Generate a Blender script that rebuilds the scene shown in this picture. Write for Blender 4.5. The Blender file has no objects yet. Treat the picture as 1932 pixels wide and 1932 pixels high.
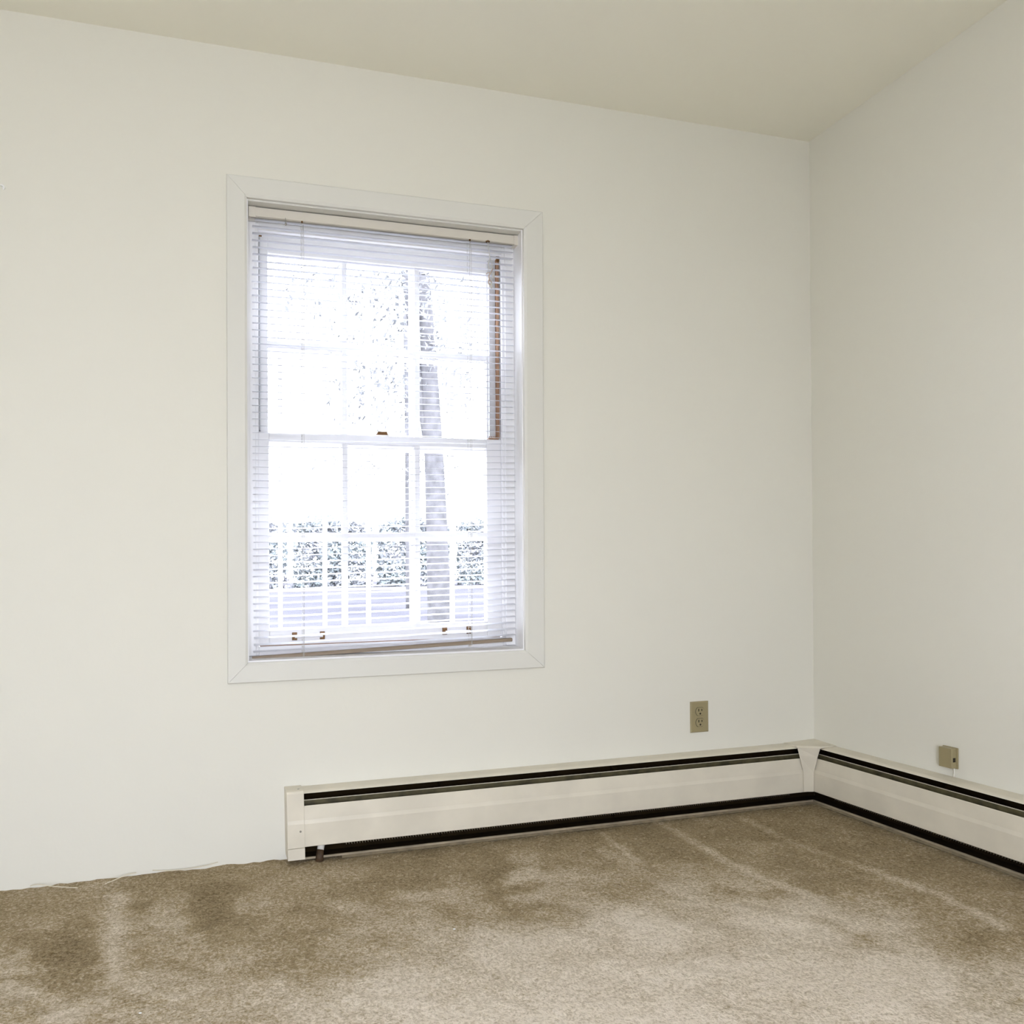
import bpy, bmesh, math, random
import numpy as np
from mathutils import Vector, Matrix, noise

S = bpy.context.scene
C = bpy.context.collection
random.seed(7)

# ---------------------------------------------------------------- camera
cd = bpy.data.cameras.new('camera')
cam = bpy.data.objects.new('camera', cd)
C.objects.link(cam)
rt = Vector((0.9589095, -0.28322628, -0.01659658))
up = Vector((0.02098513, 0.01246781, 0.99970204))
fw = Vector((0.28293497, 0.95897207, -0.01789904))
m = Matrix.Identity(4)
for i in range(3):
    m[i][0] = rt[i]; m[i][1] = up[i]; m[i][2] = -fw[i]
m[0][3], m[1][3], m[2][3] = -2.2109, -2.5024, 0.8566
cam.matrix_world = m
cd.sensor_fit = 'HORIZONTAL'
cd.sensor_width = 36.0
cd.lens = 1527.9018 / 1932 * 36.0
cd.shift_x = (966 - 820.4803) / 1932
cd.shift_y = (1114.3703 - 966) / 1932
cd.clip_start = 0.02
cd.clip_end = 400
S.camera = cam

# ---------------------------------------------------------------- daylight, exposure
W = bpy.data.worlds.new('overcast_sky'); S.world = W
W.use_nodes = True
wn = W.node_tree.nodes; wl = W.node_tree.links
bg = wn['Background']
bg.inputs['Color'].default_value = (0.885, 0.948, 1.12, 1)
bg.inputs['Strength'].default_value = 14.0
S.view_settings.view_transform = 'Standard'
S.view_settings.look = 'None'
S.view_settings.exposure = 0.0
S.view_settings.gamma = 1.0
S.view_settings.use_curve_mapping = False

def portal(name, loc, target, sx, sy):
    l = bpy.data.lights.new(name, 'AREA'); l.shape = 'RECTANGLE'
    l.size = sx; l.size_y = sy; l.cycles.is_portal = True
    o = bpy.data.objects.new(name, l); C.objects.link(o)
    o.location = loc
    o.rotation_euler = (Vector(target) - Vector(loc)).to_track_quat('-Z', 'Y').to_euler()
# the sky comes in through the window in view and an unseen low wide opening added behind the camera
portal('window_portal', (-1.607, 0.24, 1.30), (-1.607, -2.0, 1.30), 0.96, 1.45)
portal('added_rear_opening_portal', (-2.4, -3.67, 0.93), (-2.4, 0.0, 0.93), 1.10, 1.76)

# ---------------------------------------------------------------- helpers
def mat(name, col, rough=0.6, metal=0.0, spec=0.5, bump=0.0, bscale=200, var=0.0, vscale=3.0, var_col=None):
    M = bpy.data.materials.new(name); M.use_nodes = True
    n = M.node_tree.nodes; l = M.node_tree.links; b = n['Principled BSDF']
    b.inputs['Base Color'].default_value = (*col, 1); b.inputs['Roughness'].default_value = rough
    b.inputs['Metallic'].default_value = metal; b.inputs['Specular IOR Level'].default_value = spec
    tc = n.new('ShaderNodeTexCoord')
    if bump:
        t = n.new('ShaderNodeTexNoise'); t.inputs['Scale'].default_value = bscale; t.inputs['Detail'].default_value = 3
        l.new(tc.outputs['Object'], t.inputs['Vector'])
        bp = n.new('ShaderNodeBump'); bp.inputs['Strength'].default_value = bump; bp.inputs['Distance'].default_value = 0.002
        l.new(t.outputs['Fac'], bp.inputs['Height']); l.new(bp.outputs['Normal'], b.inputs['Normal'])
    if var:
        t = n.new('ShaderNodeTexNoise'); t.inputs['Scale'].default_value = vscale; t.inputs['Detail'].default_value = 5
        l.new(tc.outputs['Object'], t.inputs['Vector'])
        r = n.new('ShaderNodeMapRange'); r.inputs['From Min'].default_value = 0.35; r.inputs['From Max'].default_value = 0.7
        l.new(t.outputs['Fac'], r.inputs['Value'])
        mx = n.new('ShaderNodeMix'); mx.data_type = 'RGBA'
        mx.inputs[6].default_value = (*col, 1)
        vc = var_col or tuple(c * (1 - var) for c in col)
        mx.inputs[7].default_value = (*vc, 1)
        l.new(r.outputs['Result'], mx.inputs[0]); l.new(mx.outputs[2], b.inputs['Base Color'])
    return M

ORG = {}
def link(name, bm, material, parent=None, smooth=False, bevel=0.0, seg=2, origin=None, label=None):
    if parent is not None: origin = ORG[parent]
    if origin is None:
        xs = [v.co for v in bm.verts]
        origin = Vector(((min(v.x for v in xs) + max(v.x for v in xs)) / 2, (min(v.y for v in xs) + max(v.y for v in xs)) / 2, min(v.z for v in xs)))
    origin = Vector(origin)
    bmesh.ops.recalc_face_normals(bm, faces=bm.faces[:])
    bmesh.ops.translate(bm, verts=bm.verts[:], vec=-origin)
    me = bpy.data.meshes.new(name); bm.to_mesh(me); bm.free()
    if smooth:
        for p in me.polygons: p.use_smooth = True
    o = bpy.data.objects.new(name, me); C.objects.link(o); me.materials.append(material)
    ORG[o] = origin
    if parent is not None: o.parent = parent
    else: o.location = origin
    if bevel:
        b = o.modifiers.new('bevel', 'BEVEL'); b.width = bevel; b.segments = seg; b.limit_method = 'ANGLE'; b.angle_limit = math.radians(40)
    if label: o['label'] = label
    return o
def thing(name, loc, label=None, cat=None, group=None, kind=None):
    o = bpy.data.objects.new(name, None); C.objects.link(o); o.location = loc; o.empty_display_size = 0.1
    ORG[o] = Vector(loc)
    tag(o, label, cat, group, kind); return o
def tag(o, label=None, cat=None, group=None, kind=None):
    if label: o['label'] = label
    if cat: o['category'] = cat
    if group: o['group'] = group
    if kind: o['kind'] = kind
    return o
def B(): return bmesh.new()
def box(bm, x0, x1, y0, y1, z0, z1):
    vs = [bm.verts.new(p) for p in ((x0,y0,z0),(x1,y0,z0),(x1,y1,z0),(x0,y1,z0),(x0,y0,z1),(x1,y0,z1),(x1,y1,z1),(x0,y1,z1))]
    for f in ((0,3,2,1),(4,5,6,7),(0,1,5,4),(1,2,6,5),(2,3,7,6),(3,0,4,7)): bm.faces.new([vs[i] for i in f])
    return bm
def prism(bm, rings):
    """closed solid through successive rings of equal vertex count"""
    R = [[bm.verts.new(p) for p in r] for r in rings]
    n = len(R[0])
    for a, b in zip(R, R[1:]):
        for i in range(n): bm.faces.new((a[i], a[(i+1) % n], b[(i+1) % n], b[i]))
    bm.faces.new(R[0][::-1]); bm.faces.new(R[-1])
    return bm
def tube(bm, pts, r, n=8, r_end=None):
    pts = [Vector(p) for p in pts]; rings = []
    ref = None
    for i, p in enumerate(pts):
        d = (pts[min(i+1, len(pts)-1)] - pts[max(i-1, 0)]).normalized()
        if ref is None: ref = d.orthogonal().normalized()
        ref = (ref - d * ref.dot(d)).normalized(); q = d.cross(ref)
        rr = r if r_end is None else r + (r_end - r) * i / (len(pts) - 1)
        rings.append([p + rr * (math.cos(2*math.pi*k/n) * ref + math.sin(2*math.pi*k/n) * q) for k in range(n)])
    return prism(bm, rings)
def smooth_path(pts, k=6):
    pts = [Vector(p) for p in pts]; out = []
    P = [pts[0]] + pts + [pts[-1]]
    for i in range(1, len(P) - 2):
        for j in range(k):
            t = j / k; a, b, c, d = P[i-1], P[i], P[i+1], P[i+2]
            out.append(0.5 * ((2*b) + (c-a)*t + (2*a-5*b+4*c-d)*t*t + (3*b-a-3*c+d)*t**3))
    out.append(pts[-1]); return out
def disc(bm, c, r, axis, t, n=16, ry=None):
    """short cylinder from c along axis vector by t"""
    a = Vector(axis).normalized(); u = a.orthogonal().normalized()
    if abs(a.z) < 0.5: u = Vector((0,0,1)).cross(a).normalized()
    w = a.cross(u); c = Vector(c); ry = ry or r
    ring = lambda o, s=1: [c + a*o + s*(r*math.cos(2*math.pi*k/n)*u + ry*math.sin(2*math.pi*k/n)*w) for k in range(n)]
    return prism(bm, [ring(0), ring(t)])

# ---------------------------------------------------------------- materials
M_wall = mat('wall_paint', (0.80, 0.777, 0.685), 0.75, spec=0.25, bump=0.15, bscale=60)
M_ceil = mat('ceiling_paint', (0.91, 0.882, 0.76), 0.9, spec=0.1, bump=0.1, bscale=80)
M_trim = mat('trim_enamel', (0.75, 0.735, 0.67), 0.5, spec=0.25)
M_sash = mat('sash_enamel', (0.90, 0.885, 0.87), 0.4, spec=0.4)
M_blind = mat('blind_rail_enamel', (0.70, 0.655, 0.57), 0.45)
M_cream = mat('heater_enamel', (0.79, 0.73, 0.60), 0.42, var=0.10, vscale=9)
M_foot = mat('worn_flange', (0.42, 0.35, 0.24), 0.6, var=0.4, vscale=15)
M_dark = mat('heater_inner_steel', (0.020, 0.012, 0.004), 0.95, spec=0.1, var=0.4, vscale=25)
M_olive = mat('damper_steel', (0.10, 0.085, 0.04), 0.5, var=0.6, vscale=30)
M_fin = mat('aluminium_fins', (0.45, 0.42, 0.34), 0.35, metal=0.9)
M_pipe = mat('painted_pipe', (0.72, 0.70, 0.64), 0.45, var=0.0)
M_rust = mat('corroded_copper', (0.09, 0.05, 0.022), 0.7, var=0.5, vscale=90)
M_brass = mat('aged_brass', (0.16, 0.075, 0.018), 0.45, metal=0.4, spec=0.5)
M_brown = mat('bare_brown_wood', (0.36, 0.20, 0.11), 0.7, var=0.3, vscale=60)
M_grey = mat('grey_vinyl', (0.60, 0.60, 0.60), 0.6)
M_plate = mat('ivory_plastic', (0.34, 0.285, 0.155), 0.35, spec=0.4)
M_slot = mat('black_slot', (0.015, 0.010, 0.004), 0.8)
M_screw = mat('steel_screw', (0.35, 0.33, 0.28), 0.35, metal=0.8)
M_cord = mat('blind_cord', (0.62, 0.60, 0.56), 0.8)
M_tass = mat('pinkish_cord', (0.55, 0.44, 0.36), 0.8)
M_thread = mat('carpet_fibre', (0.75, 0.68, 0.54), 0.9)
M_white = mat('white_lint', (0.9, 0.9, 0.88), 0.9)
M_bark = mat('bark', (0.115, 0.11, 0.11), 0.9, spec=0.0, bump=0.6, bscale=30, var=0.4, vscale=8)
M_leaf = mat('leaves', (0.22, 0.22, 0.22), 0.9, spec=0.0, var=0.35, vscale=2.5)
M_hedge = mat('hedge_leaves', (0.20, 0.225, 0.22), 0.9, spec=0.0, var=0.5, vscale=0.5, var_col=(0.26, 0.25, 0.26))
M_lawn = mat('leafy_lawn', (0.080, 0.077, 0.082), 1.0, spec=0.0, var=0.35, vscale=0.35, var_col=(0.052, 0.050, 0.056))
M_road = mat('pale_concrete', (0.12, 0.11, 0.108), 1.0, spec=0.0)

def glass_mat():
    M = bpy.data.materials.new('window_glass'); M.use_nodes = True
    n = M.node_tree.nodes; l = M.node_tree.links; n.remove(n['Principled BSDF'])
    t = n.new('ShaderNodeBsdfTransparent'); t.inputs[0].default_value = (0.96, 0.97, 0.97, 1)
    g = n.new('ShaderNodeBsdfGlossy'); g.inputs['Roughness'].default_value = 0.02
    f = n.new('ShaderNodeFresnel'); f.inputs['IOR'].default_value = 1.45
    mx = n.new('ShaderNodeMixShader'); l.new(f.outputs[0], mx.inputs[0]); l.new(t.outputs[0], mx.inputs[1]); l.new(g.outputs[0], mx.inputs[2])
    l.new(mx.outputs[0], n['Material Output'].inputs[0]); return M
M_glass = glass_mat()
def slat_mat():
    M = bpy.data.materials.new('white_slat'); M.use_nodes = True
    n = M.node_tree.nodes; l = M.node_tree.links; b = n['Principled BSDF']
    b.inputs['Base Color'].default_value = (0.88, 0.88, 0.90, 1); b.inputs['Roughness'].default_value = 0.35
    t = n.new('ShaderNodeBsdfTranslucent'); t.inputs[0].default_value = (0.8, 0.8, 0.84, 1)
    mx = n.new('ShaderNodeMixShader'); mx.inputs[0].default_value = 0.25
    l.new(b.outputs[0], mx.inputs[1]); l.new(t.outputs[0], mx.inputs[2]); l.new(mx.outputs[0], n['Material Output'].inputs[0]); return M
M_slat = slat_mat()

# ---------------------------------------------------------------- room shell
XL, YB, H = -3.5, -3.65, 2.44
def wall_with_hole(x0, x1, z0, z1, hx0, hx1, hz0, hz1, t0, t1, axis):
    bm = B()
    def bb(a0, a1, c0, c1):
        if axis == 'y': box(bm, a0, a1, t0, t1, c0, c1)
        else: box(bm, t0, t1, a0, a1, c0, c1)
    bb(x0, hx0, z0, z1); bb(hx1, x1, z0, z1); bb(hx0, hx1, z0, hz0); bb(hx0, hx1, hz1, z1)
    bmesh.ops.remove_doubles(bm, verts=bm.verts[:], dist=1e-5)
    return bm
def st(name, bm, m, label, **k):
    o = link(name, bm, m, **k); tag(o, label, None, None, 'structure'); return o
HX0, HX1, HZ0, HZ1 = -2.095, -1.118, 0.570, 2.035
st('wall_back', wall_with_hole(XL-0.15, 0.0, -0.15, H, HX0, HX1, HZ0, HZ1, 0.0, 0.20, 'y'), M_wall, 'off-white painted wall that holds the window with the blind')
st('wall_right', box(B(), 0.0, 0.15, YB-0.15, 0.20, -0.15, H), M_wall, 'off-white painted wall at the right with the small jack')
st('wall_left', box(B(), XL-0.15, XL, YB-0.15, 0.2, -0.15, H), M_wall, 'off-white painted wall left of the camera')
st('wall_rear', wall_with_hole(XL-0.15, 0.0, -0.15, H, -2.95, -1.85, 0.05, 1.81, YB-0.15, YB, 'y'), M_wall, 'off-white painted wall behind the camera')  # opening added in this unseen wall to let daylight in
st('ceiling', box(B(), XL-0.15, 0.15, YB-0.15, 0.20, H, H+0.12), M_ceil, 'plain off-white ceiling')

# ---------------------------------------------------------------- carpet
BL=[(-2.553,-0.456,0.119,-0.040,0.018,-0.113,-1.0),(-2.475,-0.575,0.068,-0.023,0.017,-0.133,-1.0),(-2.602,-0.494,0.072,-0.024,0.010,-0.057,1.7),(-2.565,-0.718,0.062,-0.020,0.010,-0.056,-0.7),(-2.591,-0.633,0.065,-0.021,0.007,-0.034,0.9),(-2.186,-0.235,0.069,-0.024,-0.003,-0.154,-1.0),(-2.164,-0.420,0.076,-0.026,-0.004,-0.114,-0.9),(-2.367,-0.277,0.040,-0.013,0.004,-0.058,-0.8),(-2.281,-0.295,0.060,-0.020,0.003,-0.108,0.7),(-2.408,-0.321,0.090,-0.031,0.004,-0.048,0.6),(-2.055,-0.354,0.066,-0.023,-0.004,-0.049,0.6),(-1.294,-0.288,0.044,-0.015,-0.055,-0.131,0.9),(-1.321,-0.390,0.064,-0.022,-0.022,-0.052,0.7),(-1.391,-0.499,0.060,-0.021,-0.013,-0.030,0.8),(-1.341,-0.437,0.039,-0.013,-0.011,-0.025,-1.1),(-1.431,-0.394,0.028,-0.010,-0.039,-0.103,-1.0),(-1.507,-0.467,0.040,-0.014,-0.014,-0.041,-0.6),(-1.426,-0.636,0.119,-0.040,-0.032,-0.076,-0.9),(-1.644,-0.321,0.084,-0.029,-0.014,-0.053,-0.7),(-1.544,-0.247,0.103,-0.035,-0.015,-0.049,-0.5),(-1.776,-0.375,0.081,-0.028,-0.012,-0.057,-0.5),(-1.574,-0.444,0.094,-0.032,-0.013,-0.041,0.6),(-1.614,-0.079,0.093,-0.033,-0.009,-0.037,-0.5),(-1.828,-0.172,0.103,-0.035,-0.012,-0.068,0.4),(-1.943,-0.445,0.064,-0.022,-0.006,-0.046,-0.5),(-1.899,-0.588,0.121,-0.041,-0.015,-0.086,-0.5),(-1.058,-0.459,0.127,-0.044,-0.062,-0.109,-0.4),(-0.791,-0.315,0.061,-0.021,-0.039,-0.059,-0.4),(-0.823,-0.662,0.106,-0.036,-0.028,-0.037,-0.5),(-0.585,-0.705,0.120,-0.041,-0.050,-0.055,-0.7),(-0.752,-0.988,0.046,-0.015,-0.025,-0.026,-0.7),(-1.023,-0.926,0.057,-0.019,-0.043,-0.057,-0.5),(-1.188,-0.812,0.071,-0.024,-0.038,-0.063,0.8),(-1.177,-0.721,0.050,-0.017,-0.023,-0.039,0.8),(-0.890,-0.850,0.108,-0.037,-0.028,-0.035,0.7),(-0.662,-0.943,0.083,-0.028,-0.033,-0.033,0.6),(-0.746,-1.100,0.065,-0.022,-0.032,-0.031,0.8),(-1.264,-0.978,0.129,-0.043,-0.039,-0.061,0.4),(-1.044,-1.122,0.061,-0.020,-0.030,-0.035,0.6),(-0.965,-1.234,0.068,-0.022,-0.031,-0.031,0.7),(-0.573,-1.131,0.065,-0.022,-0.114,-0.095,-0.7),(-0.697,-1.281,0.049,-0.016,-0.057,-0.046,-0.8),(-1.218,-1.064,0.062,-0.020,-0.026,-0.037,-0.4),(-1.415,-1.086,0.079,-0.026,-0.016,-0.028,0.5),(-2.403,-0.520,0.070,-0.024,0.004,-0.051,-0.3),(-2.293,-0.709,0.097,-0.032,0.003,-0.071,0.5),(-2.342,-0.760,0.052,-0.017,0.001,-0.022,-0.8),(-2.468,-0.781,0.040,-0.013,0.004,-0.030,0.7),(-2.054,-0.636,0.069,-0.023,-0.015,-0.160,-0.3),]
ST=[([ (-0.945,-0.107),(-0.967,-0.378) ],0.9,0.017),([ (-0.699,-0.079),(-0.714,-0.342),(-0.721,-0.575),(-0.664,-0.736) ],0.9,0.019),([ (-0.409,-0.131),(-0.422,-0.392),(-0.385,-0.647),(-0.355,-0.860),(-0.381,-1.053) ],0.9,0.021),([ (-2.440,-0.149),(-2.414,-0.459),(-2.408,-0.647) ],0.9,0.029),([ (-0.253,-0.340),(-0.249,-0.627) ],0.3,0.017),([ (-1.022,-0.234),(-0.977,-0.648) ],0.4,0.021),([ (-2.333,0.026),(-1.999,-0.053) ],0.4,0.010),([ (-0.758,-0.895),(-0.727,-1.053) ],-0.6,0.021),]
def carpet():
    n = 0.010
    xs = np.concatenate([np.arange(XL, -2.9, 0.1), np.arange(-2.9, 0.0001, n)]); ys = np.concatenate([np.arange(YB, -1.6, 0.1), np.arange(-1.6, 0.0001, n)])
    xs[-1] = 0.0; ys[-1] = 0.0
    X, Y = np.meshgrid(xs, ys)
    rng = np.random.RandomState(3)
    def vnoise(X, Y, s, seed):
        r = np.random.RandomState(seed); G = r.rand(96, 96)
        u = (X + 10) / s; v = (Y + 10) / s; iu = np.floor(u).astype(int); iv = np.floor(v).astype(int); fu = u - iu; fv = v - iv
        fu = fu*fu*(3-2*fu); fv = fv*fv*(3-2*fv); g = lambda a, b: G[a % 96, b % 96]
        return (g(iu, iv)*(1-fu)+g(iu+1, iv)*fu)*(1-fv) + (g(iu, iv+1)*(1-fu)+g(iu+1, iv+1)*fu)*fv - 0.5
    wx = X + 0.05*vnoise(X, Y, 0.10, 1) + 0.025*vnoise(X, Y, 0.035, 2)
    wy = Y + 0.05*vnoise(X, Y, 0.10, 4) + 0.025*vnoise(X, Y, 0.035, 5)
    A = 0.45*vnoise(X, Y, 0.34, 6) + 0.65*vnoise(wx, wy, 0.16, 7) + 0.55*vnoise(wx, wy, 0.075, 8) + 0.35*vnoise(X, Y, 0.035, 14)
    for (cx, cy, ax, ay, bx, by, s) in BL:
        det = ax*by - ay*bx; dx = wx-cx; dy = wy-cy
        p = (dx*by - dy*bx)/det; q = (ax*dy - ay*dx)/det; r = np.sqrt(p*p+q*q)
        A += (0.62 if s > 0 else 0.50)*s/(1+np.exp((r-1)*10))
    for pts, s, w in ST:
        D = np.full(X.shape, 9.0); ex = X + 0.012*vnoise(X, Y, 0.05, 9); ey = Y + 0.012*vnoise(X, Y, 0.05, 10)
        for (x0, y0), (x1, y1) in zip(pts, pts[1:]):
            vx, vy = x1-x0, y1-y0; t = np.clip(((ex-x0)*vx+(ey-y0)*vy)/(vx*vx+vy*vy), 0, 1)
            D = np.minimum(D, np.hypot(ex-x0-t*vx, ey-y0-t*vy))
        A += 0.85*s*np.exp(-(D/w)**2)
    for cx, cy, rx, ry, s, k in ((-1.22, -1.42, 0.76, 0.80, 1.35, 7.0), (-2.0, -1.65, 1.0, 0.95, 0.9, 4.0), (-0.10, -0.70, 0.42, 1.0, -0.35, 5.0), (-1.0, -0.05, 1.2, 0.35, -0.25, 5.0)):  # broad pool of light and dimmer floor by the walls, painted into carpet tone
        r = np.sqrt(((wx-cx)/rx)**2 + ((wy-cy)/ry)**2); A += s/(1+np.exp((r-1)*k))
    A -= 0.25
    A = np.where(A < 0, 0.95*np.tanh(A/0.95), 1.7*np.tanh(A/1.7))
    Z = 0.0 * X
    Z += 0.0045*vnoise(X, Y, 0.02, 11) + 0.004*vnoise(X, Y, 0.05, 12)
    me = bpy.data.meshes.new('floor')
    co = np.stack([X, Y, Z - 0.002], -1).reshape(-1, 3); h, w = X.shape
    idx = np.arange(h*w).reshape(h, w)
    F = np.stack([idx[:-1, :-1], idx[:-1, 1:], idx[1:, 1:], idx[1:, :-1]], -1).reshape(-1, 4)
    me.from_pydata(co.tolist(), [], F.tolist())
    at = me.attributes.new('pile_and_light', 'FLOAT', 'POINT'); at.data.foreach_set('value', A.reshape(-1).astype(np.float32))
    me.polygons.foreach_set('use_smooth', [True]*len(me.polygons))
    o = bpy.data.objects.new('floor', me); C.objects.link(o)
    # thickness: carpet backing
    M = bpy.data.materials.new('tan_carpet'); M.use_nodes = True
    nn = M.node_tree.nodes; l = M.node_tree.links; b = nn['Principled BSDF']
    b.inputs['Roughness'].default_value = 1.0; b.inputs['Specular IOR Level'].default_value = 0.05
    b.inputs['Sheen Weight'].default_value = 0.15; b.inputs['Sheen Tint'].default_value = (0.9, 0.85, 0.75, 1)
    a = nn.new('ShaderNodeAttribute'); a.attribute_name = 'pile_and_light'
    tc = nn.new('ShaderNodeTexCoord')
    t1 = nn.new('ShaderNodeTexNoise'); t1.inputs['Scale'].default_value = 190; t1.inputs['Detail'].default_value = 4; t1.inputs['Roughness'].default_value = 0.65
    t2 = nn.new('ShaderNodeTexNoise'); t2.inputs['Scale'].default_value = 85; t2.inputs['Detail'].default_value = 4; t2.inputs['Roughness'].default_value = 0.6
    l.new(tc.outputs['Object'], t1.inputs['Vector']); l.new(tc.outputs['Object'], t2.inputs['Vector'])
    def math_(op, x, y):
        q = nn.new('ShaderNodeMath'); q.operation = op
        for i, v in enumerate((x, y)):
            if isinstance(v, (int, float)): q.inputs[i].default_value = v
            else: l.new(v, q.inputs[i])
        return q.outputs[0]
    g = math_('MULTIPLY', math_('SUBTRACT', t1.outputs['Fac'], 0.5), 1.3)
    g2 = math_('MULTIPLY', math_('SUBTRACT', t2.outputs['Fac'], 0.5), 0.9)
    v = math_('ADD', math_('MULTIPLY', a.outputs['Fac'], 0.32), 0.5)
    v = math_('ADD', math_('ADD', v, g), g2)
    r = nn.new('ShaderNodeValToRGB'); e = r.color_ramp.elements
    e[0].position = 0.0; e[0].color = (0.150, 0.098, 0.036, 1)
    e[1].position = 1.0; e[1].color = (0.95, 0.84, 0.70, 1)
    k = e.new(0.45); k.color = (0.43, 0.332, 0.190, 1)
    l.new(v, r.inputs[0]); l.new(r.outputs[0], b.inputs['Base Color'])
    bp = nn.new('ShaderNodeBump'); bp.inputs['Strength'].default_value = 0.9; bp.inputs['Distance'].default_value = 0.006
    l.new(math_('ADD', t1.outputs['Fac'], math_('MULTIPLY', t2.outputs['Fac'], 1.3)), bp.inputs['Height']); l.new(bp.outputs[0], b.inputs['Normal'])
    me.materials.append(M); tag(o, 'tan carpet with trodden pile, vacuum streaks and a painted-in pool of light', None, None, 'structure')
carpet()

# ---------------------------------------------------------------- window_1
def kx(x): return 0.0181 + (x + 2.11) / 1.03 * (0.0104 - 0.0181)
def rack(bm):
    for v in bm.verts: v.co.x += (v.co.z - 1.305) * kx(v.co.x)
    return bm
win = thing('window_1', (-1.60, 0.0, 0.545), 'white double-hung window with muntins in the back wall', kind='structure')
OX0, OX1, OZ0, OZ1 = -2.1125, -1.090, 0.545, 2.0577      # casing outside
IX0, IX1, IZ0, IZ1 = -2.0532, -1.158, 0.605, 1.9967      # casing inside
def casing(p0, p1, q1, q0):
    """mitred board: outer edge p0-p1, inner edge q0-q1"""
    bm = B(); f, k = -0.016, 0.0
    mid = [(a[0]*0.12+b[0]*0.88, a[1]*0.12+b[1]*0.88) for a, b in ((p0, q0), (p1, q1))]
    sh = [(a[0]*0.04+b[0]*0.96, a[1]*0.04+b[1]*0.96) for a, b in ((q0, p0), (q1, p1))]
    prism(bm, [[(p0[0], k, p0[1]), (p0[0], f+0.003, p0[1]), (sh[0][0], f, sh[0][1]), (mid[0][0], f, mid[0][1]), (q0[0], f+0.005, q0[1]), (q0[0], k, q0[1])],
               [(p1[0], k, p1[1]), (p1[0], f+0.003, p1[1]), (sh[1][0], f, sh[1][1]), (mid[1][0], f, mid[1][1]), (q1[0], f+0.005, q1[1]), (q1[0], k, q1[1])]])
    return rack(bm)
g = 0.0004
link('casing_board', casing((OX0+g, OZ1), (OX1-g, OZ1), (IX1-g, IZ1), (IX0+g, IZ1)), M_trim, win)
link('casing_board', casing((OX0+g, OZ0), (OX1-g, OZ0), (IX1-g, IZ0), (IX0+g, IZ0)), M_trim, win)
link('casing_board', casing((OX0, OZ0+g), (OX0, OZ1-g), (IX0, IZ1-g), (IX0, IZ0+g)), M_trim, win)
link('casing_board', casing((OX1, OZ0+g), (OX1, OZ1-g), (IX1, IZ1-g), (IX1, IZ0+g)), M_trim, win)
# jamb lining
bm = B()
JX0, JX1, JZ0, JZ1 = -2.049, -1.162, 0.610, 1.992
YO = 0.235
box(bm, JX0-0.03, JX0, 0.0, YO, JZ0-0.03, JZ1+0.03); box(bm, JX1, JX1+0.03, 0.0, YO, JZ0-0.03, JZ1+0.03)
link('window_jamb', rack(bm), M_sash, win)
bm = B(); box(bm, JX0, JX1, 0.0, YO, JZ1, JZ1+0.03); link('window_head', rack(bm), M_trim, win)
bm = B()
prism(bm, [[(JX0, 0.0, JZ0-0.03), (JX0, 0.0, JZ0), (JX0, 0.085, 0.618), (JX0, 0.12, 0.618), (JX0, YO+0.05, 0.59), (JX0, YO+0.05, JZ0-0.03)],
           [(JX1, 0.0, JZ0-0.03), (JX1, 0.0, JZ0), (JX1, 0.085, 0.618), (JX1, 0.12, 0.618), (JX1, YO+0.05, 0.59), (JX1, YO+0.05, JZ0-0.03)]])
link('window_sill', rack(bm), M_sash, win)
# inner stops around the sashes
bm = B(); SX0, SX1, SZ0, SZ1 = -2.014, -1.2035, 0.645, 1.938
for (a, b, c, d) in ((JX0, SX0, 0.618, JZ1), (SX1, JX1, 0.618, JZ1), (SX0, SX1, SZ1, JZ1), (SX0, SX1, 0.612, SZ0)):
    box(bm, a, b, 0.074, 0.089, c, d)
    
for (a, b, c, d) in ((JX0, SX0+0.003-0.012, 0.618, JZ1), (SX1+0.009, JX1, 0.618, JZ1)):
    box(bm, a, b, 0.066, 0.074, c, d)
link('window_stop', rack(bm), M_sash, win, bevel=0.0015)
# lower sash
def sash(x0, x1, z0, z1, gx0, gx1, gz0, gz1, y0, y1, name):
    bm = B()
    box(bm, x0, gx0, y0, y1, z0, z1); box(bm, gx1, x1, y0, y1, z0, z1); box(bm, gx0, gx1, y0, y1, z0, gz0); box(bm, gx0, gx1, y0, y1, gz1, z1)
    s = link(name, rack(bm), M_sash, win, bevel=0.002)
    bm = B(); w = 0.0085
    for k in (1, 2):
        x = gx0 + (gx1-gx0)*k/3; box(bm, x-w, x+w, y0+0.004, y1-0.004, gz0, gz1)
    zc = (gz0+gz1)/2; box(bm, gx0, gx1, y0+0.005, y1-0.005, zc-w, zc+w)
    link('muntin_grid', rack(bm), M_sash, s)
    ym = (y0+y1)/2
    for i in range(3):
        for j in range(2):
            xa = gx0+(gx1-gx0)*i/3; xb = gx0+(gx1-gx0)*(i+1)/3; za = gz0+(gz1-gz0)*j/2; zb = gz0+(gz1-gz0)*(j+1)/2
            bm = B(); vs = [bm.verts.new(p) for p in ((xa, ym, za), (xb, ym, za), (xb, ym, zb), (xa, ym, zb))]; bm.faces.new(vs)
            link('pane', rack(bm), M_glass, s)
    return s
low = sash(-2.030, -1.183, 0.647, 1.318, -1.981, -1.2545, 0.70, 1.288, 0.090, 0.124, 'lower_sash')
upp = sash(-2.032, -1.181, 1.288, 1.940, -1.980, -1.238, 1.322, 1.892, 0.130, 0.164, 'upper_sash')
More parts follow.
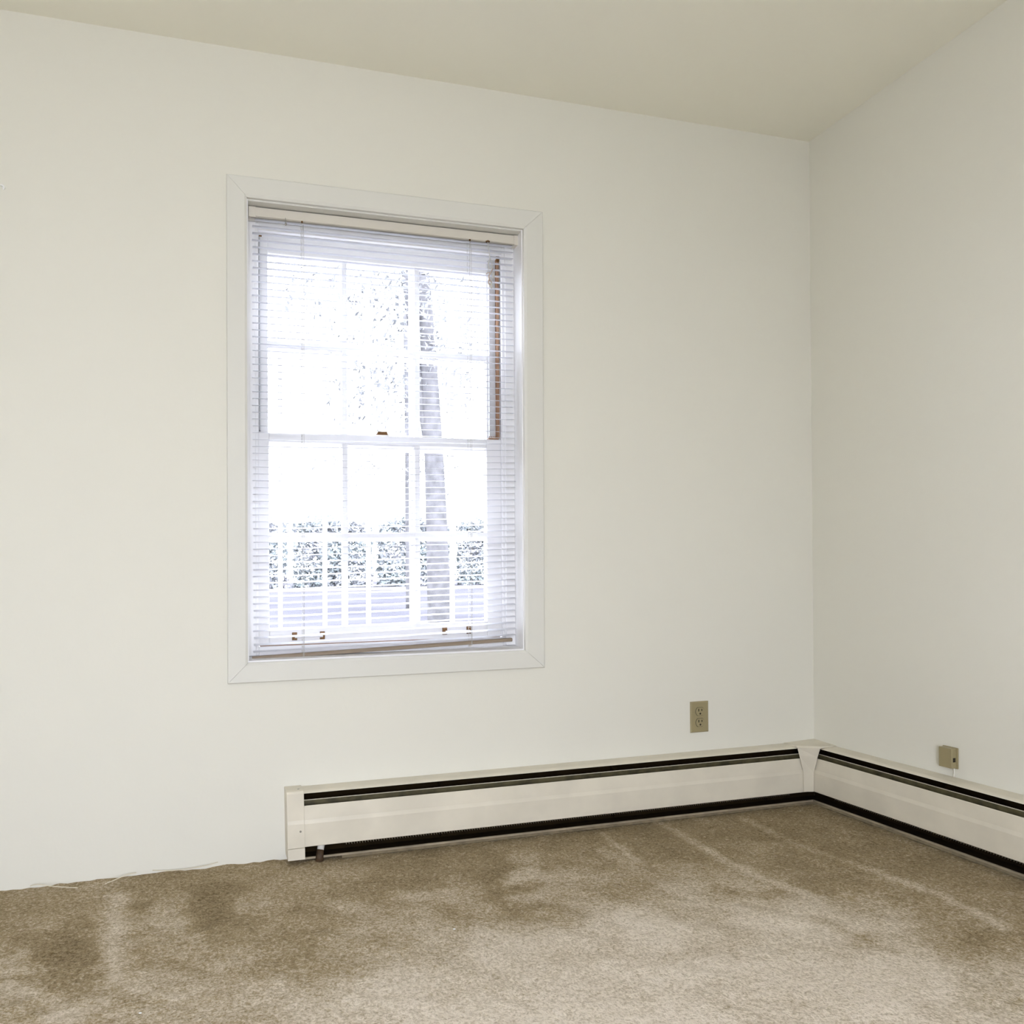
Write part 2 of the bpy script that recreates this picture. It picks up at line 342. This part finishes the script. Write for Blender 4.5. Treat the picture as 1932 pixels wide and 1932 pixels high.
# side tracks beside the upper sash
bm = B(); box(bm, -1.2130, -1.2072, 0.091, 0.112, 1.322, 1.934); link('jamb_track', rack(bm), M_brown, win, label='exposed brown strip at the right of the upper sash')
bm = B(); box(bm, -1.2350, -1.2140, 0.112, 0.128, 1.322, 1.934); link('jamb_track', rack(bm), M_grey, win)
bm = B(); box(bm, -2.0095, -2.0060, 0.091, 0.112, 1.322, 1.934); link('jamb_track', rack(bm), M_grey, win, label='grey strip at the left of the upper sash')
bm = B(); box(bm, -1.2170, -1.2060, 0.0885, 0.0925, 1.922, 1.940); link('track_cap', rack(bm), M_brass, win)
bm = B(); box(bm, -2.0105, -2.0015, 0.0885, 0.0925, 1.926, 1.936); link('track_cap', rack(bm), M_brass, win)
bm = B(); box(bm, -1.2440, -1.2080, 0.096, 0.118, 1.3182, 1.3240)
for i in range(5): box(bm, -1.2430+i*0.0072, -1.2395+i*0.0072, 0.094, 0.100, 1.3182, 1.3290)
link('track_foot', rack(bm), M_brown, win)
# outer storm window with its finer grille
bm = B(); y0, y1 = 0.195, 0.218
box(bm, JX0, -2.005, y0, y1, 0.60, JZ1); box(bm, -1.205, JX1, y0, y1, 0.60, JZ1); box(bm, -2.005, -1.205, y0, y1, 0.60, 0.665); box(bm, -2.005, -1.205, y0, y1, 1.93, JZ1); box(bm, -2.005, -1.205, y0, y1, 1.285, 1.315)
link('storm_frame', rack(bm), M_sash, win)
bm = B()
for x in (-1.935, -1.788, -1.640, -1.488, -1.342): box(bm, x-0.0065, x+0.0065, y0+0.004, y1-0.004, 0.665, 1.93)
for z in (0.985, 1.60): box(bm, -2.005, -1.205, y0+0.0055, y1-0.0055, z-0.0065, z+0.0065)
link('storm_grille', rack(bm), M_sash, win)
# hardware on the lower sash
bm = B(); box(bm, -1.637, -1.592, 0.094, 0.118, 1.318, 1.324)
prism(bm, [[(-1.634, 0.096, 1.324), (-1.596, 0.096, 1.324), (-1.596, 0.116, 1.324), (-1.634, 0.116, 1.324)], [(-1.628, 0.098, 1.334), (-1.598, 0.098, 1.334), (-1.598, 0.113, 1.334), (-1.628, 0.113, 1.334)]])
link('sash_lock', rack(bm), M_brass, low, bevel=0.001, label='brown metal sash lock')
for xa, xb in ((-1.9030, -1.8150), (-1.4065, -1.3215)):
    bm = B()
    for x in (xa, xb):
        prism(bm, [[(x-0.0085, 0.090, 0.660), (x+0.0085, 0.090, 0.660), (x+0.0085, 0.090, 0.686), (x-0.0085, 0.090, 0.686)],
                   [(x-0.0065, 0.078, 0.662), (x+0.0065, 0.078, 0.662), (x+0.0065, 0.080, 0.680), (x-0.0065, 0.080, 0.680)]])
    lf = link('sash_lift', rack(bm), M_brass, low, bevel=0.0015, label='brown brackets of the pull bar')
    bm = B(); tube(bm, [(xa, 0.076, 0.671), (xb, 0.076, 0.671)], 0.0032, 10)
    link('pull_bar', rack(bm), M_sash, lf, smooth=True)
bm = B(); box(bm, -2.0095, -1.208, 0.0905, 0.118, 0.6445, 0.6472); link('weatherstrip', rack(bm), M_brown, low)

# ---------------------------------------------------------------- mini blind
bl = thing('venetian_blind', (-1.60, 0.045, 0.61), 'white mini venetian blind lowered and open inside the window casing', 'window blind')
RX0, RX1 = -2.0425, -1.1560
bm = B(); prof = [(0.030, 1.962), (0.030, 1.9885), (0.033, 1.9885), (0.033, 1.9860), (0.056, 1.9860), (0.058, 1.9885), (0.058, 1.962), (0.050, 1.9600), (0.036, 1.9600)]
prism(bm, [[(RX0, y, z) for y, z in prof], [(RX1, y, z) for y, z in prof]])
bm2 = B(); box(bm2, RX0, RX1, 0.036, 0.056, 1.9862, 1.9915); link('headrail_shade_strip', rack(bm2), M_dark, bl)  # dark strip painted in as the shade line above the headrail
hr = link('headrail', rack(bm), M_blind, bl, label='beige metal headrail')
for a, b in ((RX0-0.0035, RX0+0.018), (RX1-0.020, RX1+0.0035)):
    bm = B(); box(bm, a, b, 0.0275, 0.060, 1.9575, 1.9895)
    link('end_bracket', rack(bm), M_blind, bl, bevel=0.001)
# slats: shallow curved strips, slightly tipped towards the room
NS = 64
bm = B()
for i in range(NS):
    f = i / (NS - 1)
    zl = 1.9570 - f * (1.9570 - 0.6330); zr = 1.9570 - f * (1.9570 - 0.6550)
    tip = math.radians(9 + random.uniform(-2, 2)); lx = -2.0335 + random.uniform(-0.0015, 0.0015); rx = -1.1725 + random.uniform(-0.0015, 0.0015)
    nseg = 6
    rings = []
    for s in range(nseg + 1):
        u = s / nseg; x = lx + (rx - lx) * u; z = zl + (zr - zl) * u - 0.0012 * math.sin(math.pi * (u * 3 % 1.0)) * (1 if f > 0.5 else 0.3)
        ring = []
        for w, t in ((-1, 1), (-0.5, 1), (0, 1), (0.5, 1), (1, 1), (1, -1), (0.5, -1), (0, -1), (-0.5, -1), (-1, -1)):
            y = w * 0.0125; zz = 0.0016 * (1 - w * w) + t * 0.00012
            ring.append((x, 0.045 + y * math.cos(tip) - zz * math.sin(tip), z + y * math.sin(tip) + zz * math.cos(tip)))
        rings.append(ring)
    prism(bm, rings)
link('slats', rack(bm), M_slat, bl)
bm = B(); prof = [(0.034, -0.006), (0.033, 0.0005), (0.036, 0.0045), (0.054, 0.0045), (0.057, 0.0005), (0.056, -0.006), (0.050, -0.0075), (0.040, -0.0075)]
prism(bm, [[(-2.0375, y, 0.6145 + z) for y, z in prof], [(-1.1860, y, 0.6395 + z) for y, z in prof]])
br = link('bottom_rail', rack(bm), mat('tan_rail', (0.30, 0.235, 0.17), 0.5), bl, label='tan bottom rail hanging slightly higher at the right')
for x, zb in ((-1.8830, 0.609), (-1.3320, 0.626)):
    bm = B()
    for y in (0.0315, 0.0588): tube(bm, [(x, y, 1.960), (x, y, zb)], 0.0006, 6)
    for i in range(0, NS):
        z = 1.9385 - i / (NS - 1) * (1.9385 - 0.643); box(bm, x-0.0004, x+0.0004, 0.0315, 0.0588, z-0.0004, z+0.0004)
    link('ladder_cord', rack(bm), M_cord, bl)
    bm = B(); tube(bm, [(x+0.0055, 0.0445, 1.960), (x+0.005, 0.0310, 1.93), (x+0.0045, 0.0310, 1.2), (x+0.003, 0.0320, zb)], 0.0007, 6)
    link('lift_cord', rack(bm), M_cord, bl, smooth=True)
    bm = B(); disc(bm, (x, 0.045, zb-0.0045), 0.005, (0, 0, 1), 0.004, 12); link('cord_plug', rack(bm), M_blind, bl)
    bm = B(); disc(bm, (x, 0.030, 1.9555), 0.0028, (0, 0, 1), 0.005, 10); link('cord_guide', rack(bm), M_brass, bl)
# empty wand hook, left
bm = B(); tube(bm, smooth_path([(-1.934, 0.028, 1.964), (-1.934, 0.024, 1.958), (-1.934, 0.0235, 1.948), (-1.936, 0.0235, 1.944), (-1.934, 0.0235, 1.940), (-1.932, 0.0235, 1.944), (-1.934, 0.024, 1.948)]), 0.0011, 8)
link('wand_hook', rack(bm), M_screw, bl, smooth=True)
# knotted pull cords, right
bm = B(); box(bm, -1.2755, -1.2630, 0.026, 0.034, 1.958, 1.9612); disc(bm, (-1.2685, 0.0300, 1.955), 0.0032, (0, 0, 1), 0.008, 10)
link('cord_lock', rack(bm), M_brass, bl)
cx = -1.2700
knots = []
bm = B(); tube(bm, smooth_path([(cx, 0.027, 1.957), (cx+0.001, 0.022, 1.930), (cx+0.004, 0.021, 1.903), (cx-0.001, 0.020, 1.880), (cx-0.001, 0.021, 1.860)]), 0.0012, 8)
tube(bm, smooth_path([(cx+0.004, 0.021, 1.905), (cx+0.010, 0.020, 1.892), (cx+0.012, 0.019, 1.874), (cx+0.003, 0.020, 1.866), (cx-0.002, 0.020, 1.885), (cx+0.005, 0.021, 1.898)]), 0.0012, 8)
link('pull_cord', rack(bm), M_cord, bl, smooth=True)
bm = B(); tube(bm, smooth_path([(cx+0.014, 0.020, 1.868), (cx+0.008, 0.019, 1.856), (cx+0.000, 0.020, 1.842), (cx+0.003, 0.019, 1.830), (cx+0.010, 0.020, 1.822), (cx+0.005, 0.021, 1.815), (cx-0.001, 0.020, 1.820), (cx+0.001, 0.021, 1.832)]), 0.0021, 8)
tube(bm, smooth_path([(cx-0.009, 0.020, 1.848), (cx-0.003, 0.019, 1.853), (cx+0.004, 0.0175, 1.852)]), 0.0017, 8)
link('cord_knot', rack(bm), M_tass, bl, smooth=True, label='pinkish tan knotted cord end')
bm = B()
for (dx, z, r) in ((0.016, 1.846, 0.0042), (0.009, 1.812, 0.0038)):
    prism(bm, [[(cx+dx + rr*math.cos(a*math.pi/5), 0.020 + rr*math.sin(a*math.pi/5), z + h) for a in range(10)] for rr, h in ((r*0.5, 0.011), (r*0.8, 0.006), (r, -0.006), (r*0.8, -0.009))])
link('tassel', rack(bm), M_cord, bl, smooth=True)

# ---------------------------------------------------------------- baseboard heaters
ZW = 0.2165
P_hood = [(0.0, 0.2130), (0.0, ZW), (0.030, ZW+0.0005), (0.052, ZW-0.0010), (0.061, ZW-0.0045), (0.0645, 0.2095), (0.0625, 0.2095), (0.0590, 0.2115), (0.050, 0.2135)]
P_front = [(0.0560, 0.0500), (0.0655, 0.0484), (0.0672, 0.0500), (0.0690, 0.1180), (0.0665, 0.1300), (0.0645, 0.1705), (0.0630, 0.1725), (0.0560, 0.1700), (0.0620, 0.1670), (0.0640, 0.1300), (0.0665, 0.1180), (0.0650, 0.0520)]
P_back = [(0.0, 0.004), (0.003, 0.004), (0.003, 0.2130), (0.0, 0.2130)]
P_pan = [(0.0, 0.0075), (0.0505, 0.0075), (0.0505, 0.0105), (0.003, 0.0120), (0.0, 0.0120)]
P_foot = [(0.0508, 0.0070), (0.0550, 0.0070), (0.0550, 0.0125), (0.0508, 0.0130)]
P_strip = [(0.0, 0.0), (0.058, -0.002), (0.062, 0.002), (0.054, 0.0062), (0.0, 0.0065)]
P_damp = [(0.046, 0.1640), (0.0475, 0.1640), (0.0500, 0.1850), (0.0485, 0.1850)]
P_edge = [(0.0475, 0.1850), (0.0510, 0.1850), (0.0515, 0.1868), (0.0475, 0.1868)]
def heater(side, x0, x1):
    """side 'L': along the back wall; 'R': along the right wall"""
    T = (lambda s, d, z: (s, -d, z)) if side == 'L' else (lambda s, d, z: (-d, s, z))
    def ext(name, prof, m, a=x0, b=x1, parent=None, trim=True, **k):
        # mitre at the room corner end: the run stops where the other run's profile begins
        bm = B()
        prism(bm, [[T(a, d, z) for d, z in prof], [T(b - (d if trim else 0), d, z) for d, z in prof]])
        return link(name, bm, m, parent or root, **k)
    root = thing('baseboard_heater', T((x0+x1)/2, 0.033, 0.0), 'long cream metal baseboard heater under the window along the back wall' if side == 'L' else 'cream metal baseboard heater running along the right wall below the small jack', 'baseboard heater', 'baseboard heaters meeting in the corner')
    e = -0.0005
    ext('back_plate', P_back, M_dark, b=e)
    ext('hood', P_hood, M_cream, b=e)
    ext('front_panel', P_front, M_cream, b=e)
    ext('foot_flange', P_foot, M_foot, b=e)
    ext('floor_pan', P_pan, M_dark, b=e)
    ext('damper_blade', P_damp, M_olive, b=e)
    ext('damper_edge', P_edge, M_cream, b=e)
    # finned element on its pipe
    fa, fb = x0 + 0.14, -0.15
    bm = B(); n = int((fb-fa)/0.0085)
    for i in range(n):
        s = fa + (fb-fa)*i/n
        p = [T(s, d, z) for d, z in ((0.010, 0.0450), (0.052, 0.0385), (0.052, 0.105), (0.010, 0.105))]
        q = [T(s+0.0012, d, z) for d, z in ((0.010, 0.0450), (0.052, 0.0385), (0.052, 0.105), (0.010, 0.105))]
        prism(bm, [p, q])
    link('heating_fins', bm, M_fin, root)
    bm = B(); tube(bm, [T(x0+0.09, 0.031, 0.078), T(-0.10, 0.031, 0.078)], 0.011, 12); link('element_pipe', bm, M_rust, root, smooth=True)
    s = x0 + 0.45
    while s < -0.2:
        bm = B(); prism(bm, [[T(s, 0.003, 0.02), T(s, 0.030, 0.022), T(s, 0.046, 0.050), T(s, 0.046, 0.17), T(s, 0.003, 0.20)], [T(s+0.018, 0.003, 0.02), T(s+0.018, 0.030, 0.022), T(s+0.018, 0.046, 0.050), T(s+0.018, 0.046, 0.17), T(s+0.018, 0.003, 0.20)]])
        link('support_bracket', bm, M_dark, root); s += 0.62
    return root, T
hl, TL = heater('L', -1.925, 0.0)
hr_, TR = heater('R', -2.9, 0.0)
# left end cap with its lower extension, seam lines and screws
def cap_piece(za, zb, grow=0.0):
    bm = B(); d = 0.0705 + grow
    if zb > 0.2: prof = [(0, za), (d, za), (d, 0.120), (d-0.002, 0.131), (d-0.002, 0.2110), (d-0.0065, 0.2180), (d-0.018, 0.2205), (0, 0.2200)]
    else: prof = [(0, za), (d, za), (d, zb), (0, zb)]
    prism(bm, [[(-1.9645, -dd, z) for dd, z in prof], [(-1.9130, -dd, z) for dd, z in prof]])
    return bm
link('end_cap', cap_piece(0.0480, 0.22), M_cream, hl, bevel=0.0012)
link('end_cap_foot', cap_piece(0.0130, 0.0472, 0.0012), M_cream, hl, bevel=0.0008)
bm = B(); disc(bm, (-1.9255, -0.0700, 0.098), 0.0032, (0, -1, 0), 0.0016, 12); link('screw', bm, M_screw, hl)
bm = B(); disc(bm, (-1.9270, -0.0480, 0.2198), 0.0040, (0, 0, 1), 0.0016, 12, ry=0.0028); link('screw', bm, M_screw, hl)
# pipe stub dropping to the floor beside the end cap
bm = B(); tube(bm, [(-1.8555, -0.034, 0.066), (-1.8590, -0.040, 0.046), (-1.8640, -0.050, 0.030)], 0.0105, 16)
link('supply_pipe', bm, M_pipe, hl, smooth=True, label='white painted pipe stub')
bm = B(); tube(bm, [(-1.8640, -0.050, 0.030), (-1.8680, -0.057, 0.012), (-1.8690, -0.058, -0.001)], 0.0112, 16, r_end=0.0125)
link('pipe_end', bm, M_rust, hl, smooth=True, label='dark corroded lower end of the pipe')
# inside corner cover
bm = B()
prism(bm, [[(0, 0, 0.2195), (-0.138, 0, 0.2185), (-0.138, -0.0705, 0.2150), (-0.0705, -0.1120, 0.2150), (0, -0.1120, 0.2185)],
           [(0, 0, 0.2240), (-0.136, 0, 0.2190), (-0.136, -0.0600, 0.2200), (-0.0600, -0.110, 0.2200), (0, -0.110, 0.2190)]])
# tapering cover plate
outer = [((-0.137, -0.0715, 0.2150), (-0.0715, -0.1110, 0.2150)), ((-0.129, -0.0720, 0.186), (-0.0720, -0.0980, 0.180)), ((-0.1115, -0.0725, 0.1230), (-0.0725, -0.0790, 0.1200)), ((-0.1115, -0.0725, 0.0520), (-0.0725, -0.0780, 0.0500))]
rings = []
for a, b in outer:
    a = Vector(a); b = Vector(b); rings.append([a, b, b + Vector((0.005, 0.004, 0)), a + Vector((0.004, 0.005, 0))])
prism(bm, rings)
cc = link('corner_cover', bm, M_cream, None, bevel=0.0008)
tag(cc, 'tapered cream cover piece where the two heaters meet in the corner', 'heater cover')
# carpet edge strips under the heaters
def strip(side, x0):
    T = (lambda s, d, z: (s, -d, z)) if side == 'L' else (lambda s, d, z: (-d, s, z))
    bm = B(); prism(bm, [[T(x0, d, z) for d, z in P_strip], [T(-d*1.0, d, z) for d, z in P_strip]]); return bm
st('baseboard_back', strip('L', -1.80), mat('tack_strip', (0.30, 0.24, 0.15), 0.9, var=0.4, vscale=40), 'thin tan strip at the carpet edge below the back heater')
st('baseboard_right', strip('R', -2.9), bpy.data.materials['tack_strip'], 'thin tan strip at the carpet edge below the right heater')

# ---------------------------------------------------------------- outlet
def outlet():
    c = Vector((-0.4965, 0, 0.3390)); t = thing('electrical_outlet', (c.x, 0, c.z-0.056), 'beige duplex electrical outlet on the back wall right of the window', 'electrical outlet')
    bm = B(); w, h = 0.0370, 0.0555
    prism(bm, [[(c.x-w, 0, c.z-h), (c.x+w, 0, c.z-h), (c.x+w, 0, c.z+h), (c.x-w, 0, c.z+h)], [(c.x-w, -0.0025, c.z-h), (c.x+w, -0.0025, c.z-h), (c.x+w, -0.0025, c.z+h), (c.x-w, -0.0025, c.z+h)], [(c.x-w+0.004, -0.0058, c.z-h+0.004), (c.x+w-0.004, -0.0058, c.z-h+0.004), (c.x+w-0.004, -0.0058, c.z+h-0.004), (c.x-w+0.004, -0.0058, c.z+h-0.004)]])
    link('cover_plate', bm, M_plate, t, bevel=0.0008)
    for dz in (0.0196, -0.0196):
        cz = c.z + dz; bm = B()
        ring = lambda y, s: [(c.x + s*0.0170*math.cos(a), y, cz + s*max(-0.0142, min(0.0142, 0.0170*math.sin(a)))) for a in [2*math.pi*k/32 for k in range(32)]]
        prism(bm, [ring(-0.0050, 1.07), ring(-0.0061, 1.07)]); sh = link('receptacle_gap', bm, M_slot, t)
        bm = B(); prism(bm, [ring(-0.0052, 1.0), ring(-0.0078, 1.0), ring(-0.0082, 0.96)]); rc = link('receptacle', bm, M_plate, t)
        bm = B()
        box(bm, c.x-0.0082, c.x-0.0050, -0.0086, -0.0078, cz+0.0005, cz+0.0100); box(bm, c.x+0.0048, c.x+0.0078, -0.0086, -0.0078, cz+0.0015, cz+0.0090)
        disc(bm, (c.x, -0.0078, cz-0.0075), 0.0033, (0, -1, 0), 0.0008, 12)
        link('slots', bm, M_slot, rc)
    bm = B(); disc(bm, (c.x, -0.0056, c.z), 0.0028, (0, -1, 0), 0.0012, 14); link('screw', bm, M_plate, t)
outlet()
# ---------------------------------------------------------------- phone jack
def jack():
    t = thing('phone_jack', (0, -0.5745, 0.243), 'small beige surface-mounted phone jack on the right wall above the heater', 'phone jack')
    bm = B(); box(bm, -0.0230, -0.0015, -0.5970, -0.5510, 0.2455, 0.3060); link('housing', bm, M_plate, t, bevel=0.0022, seg=3)
    bm = B(); box(bm, -0.0045, 0, -0.6010, -0.5490, 0.2435, 0.3080); link('base_plate', bm, M_plate, t, bevel=0.0015)
    bm = B(); box(bm, -0.0185, -0.0090, -0.5976, -0.5965, 0.2650, 0.2780); link('socket', bm, M_slot, t, label='black socket opening')
    bm = B(); tube(bm, smooth_path([(-0.0030, -0.5870, 0.2440), (-0.0030, -0.5880, 0.2320), (-0.0028, -0.5860, 0.2175)]), 0.0022, 8); link('cable', bm, M_wall, t, smooth=True, label='painted-over wire going down into the heater')
jack()
# ---------------------------------------------------------------- small bits
bm = B(); disc(bm, (-2.6975, 0.0, 1.9500), 0.0035, (0, -1, 0), 0.006, 10)
tube(bm, smooth_path([(-2.7040, -0.004, 1.9560), (-2.7000, -0.007, 1.9545), (-2.6955, -0.008, 1.9500), (-2.6975, -0.006, 1.9430)]), 0.0022, 8)
tag(link('wall_hook', bm, M_white, None, smooth=True), 'tiny white hook on the back wall at the left edge', 'hook')
def thread(pts, r, label, m=M_thread):
    bm = B(); tube(bm, smooth_path(pts), r, 6); o = link('carpet_thread', bm, m, None, smooth=True)
    tag(o, label, 'carpet thread', 'loose threads along the wall base')
thread([(-2.675, -0.006, 0.004), (-2.655, -0.014, 0.009), (-2.620, -0.030, 0.006), (-2.575, -0.050, 0.004), (-2.545, -0.062, 0.003)], 0.0013, 'leftmost loose pale carpet thread at the foot of the back wall')
thread([(-2.475, -0.055, 0.003), (-2.450, -0.040, 0.006), (-2.420, -0.015, 0.008), (-2.395, -0.006, 0.008)], 0.0014, 'short loose thread slanting up to the wall, second from the left')
thread([(-2.350, -0.004, 0.009), (-2.310, -0.010, 0.005), (-2.255, -0.012, 0.004), (-2.200, -0.008, 0.007), (-2.165, -0.005, 0.012)], 0.0014, 'long loose thread lying along the wall nearest the heater end cap')
def fleck(x, y, s, label):
    bm = B(); bmesh.ops.create_icosphere(bm, subdivisions=1, radius=s)
    for v in bm.verts: v.co = Vector((v.co.x * (1 + random.uniform(-0.3, 0.5)) + x, v.co.y * random.uniform(0.6, 1.2) + y, v.co.z * 0.5 + s*0.5))
    tag(link('lint_fleck', bm, M_white), label, 'lint', 'white flecks on the carpet')
fleck(-1.628, -0.645, 0.0032, 'white fleck on the carpet in front of the heater')
fleck(-2.334, -0.809, 0.0030, 'white fleck on the carpet near the lower left')

# ---------------------------------------------------------------- outdoors
GZ = 0.10
TX1 = 0.95
st('bounce_slab', box(B(), -7, 3, -10, -3.82, -0.15, -0.02), mat('bounce_slab_concrete', (0.62, 0.60, 0.56), 0.9), 'unseen pale slab added outside the rear opening to bounce light in')  # unseen slab added to reflect daylight up to the ceiling
bm = B(); box(bm, -60, 60, 0.6, 140, GZ-0.3, GZ); st('ground', bm, M_lawn, 'leafy lawn outside the window')
bm = B(); box(bm, -60, 90, 42, 54, GZ, GZ+0.03); st('path', bm, M_road, 'pale road outside beyond the lawn')
def leaves(bm, c, rad, n, size, seed, boxy=False):
    r = random.Random(seed)
    for _ in range(n):
        while True:
            p = Vector((r.uniform(-1, 1), r.uniform(-1, 1), r.uniform(-1, 1)))
            if boxy or 0.15 < p.length < 1: break
        p = Vector((p.x*rad[0], p.y*rad[1], p.z*rad[2])) + Vector(c)
        d = Vector((r.uniform(-1, 1), r.uniform(-1, 1), r.uniform(-1, 1))).normalized(); e = d.orthogonal().normalized(); s = size*r.uniform(0.6, 1.3)
        vs = [bm.verts.new(p + d*s), bm.verts.new(p + e*s*0.45), bm.verts.new(p - d*s), bm.verts.new(p - e*s*0.45)]
        bm.faces.new(vs)
def tree(base, h, r0, label, clusters, seed, lean=0.0, fork=None):
    t = thing('tree', base, label, 'tree', 'trees outside the window'); b = Vector(base)
    bm = B(); tube(bm, smooth_path([b, b + Vector((lean*0.3, 0, h*0.35)), b + Vector((lean, 0, h*0.7)), b + Vector((lean*1.6, 0.1, h))]), r0, 12, r_end=r0*0.35)
    if fork: tube(bm, smooth_path([b + Vector((lean*0.3, 0, h*0.35)), b + Vector((fork*0.5, 0.1, h*0.6)), b + Vector((fork, 0.2, h*0.95))]), r0*0.6, 10, r_end=r0*0.2)
    link('trunk', bm, M_bark, t, smooth=True)
    bm = B()
    for i, (dx, dy, dz, rr, n) in enumerate(clusters): leaves(bm, b + Vector((dx, dy, dz)), (rr, rr, rr*0.8), n, 0.055, seed+i)
    link('foliage', bm, M_leaf, t)
tree((TX1, 8.0, GZ), 6.0, 0.17, 'tree with a grey forked trunk just outside the window', [(-0.6, 0, 4.0, 0.9, 700), (0.0, 0, 4.7, 1.0, 800), (-0.9, 0.3, 3.2, 0.6, 300), (0.4, 0, 3.6, 0.7, 350), (-1.5, 0.2, 4.6, 0.6, 200)], 10, lean=-0.12, fork=-0.45)
tree((2.65, 16.0, GZ), 7.0, 0.12, 'thinner tree farther off at the right of the window view', [(0, 0, 5.0, 1.4, 700), (-1.4, 0, 3.6, 1.0, 400), (0.5, 0, 3.2, 0.9, 350)], 30)
where = ['leftmost', 'second from the left', 'third from the left', 'rightmost']
for k in range(4):
    x = 1.5 + k*6.6
    t = thing('hedge_shrub', (x, 60, GZ), 'distant dark green shrub beyond the lawn, %s in the row' % where[k], 'shrub', 'row of distant shrubs outside')
    bm = B(); leaves(bm, (x, 60, GZ+2.6), (3.05, 1.0, 2.55), 3600, 0.25, 60+k, True); leaves(bm, (x, 60, GZ+4.6), (2.9, 1.2, 1.3), 700, 0.25, 90+k)
    link('foliage', bm, M_hedge, t)
    bm = B(); tube(bm, [(x, 60, GZ), (x+0.1, 60, GZ+2.4)], 0.12, 8); link('stem', bm, M_bark, t)
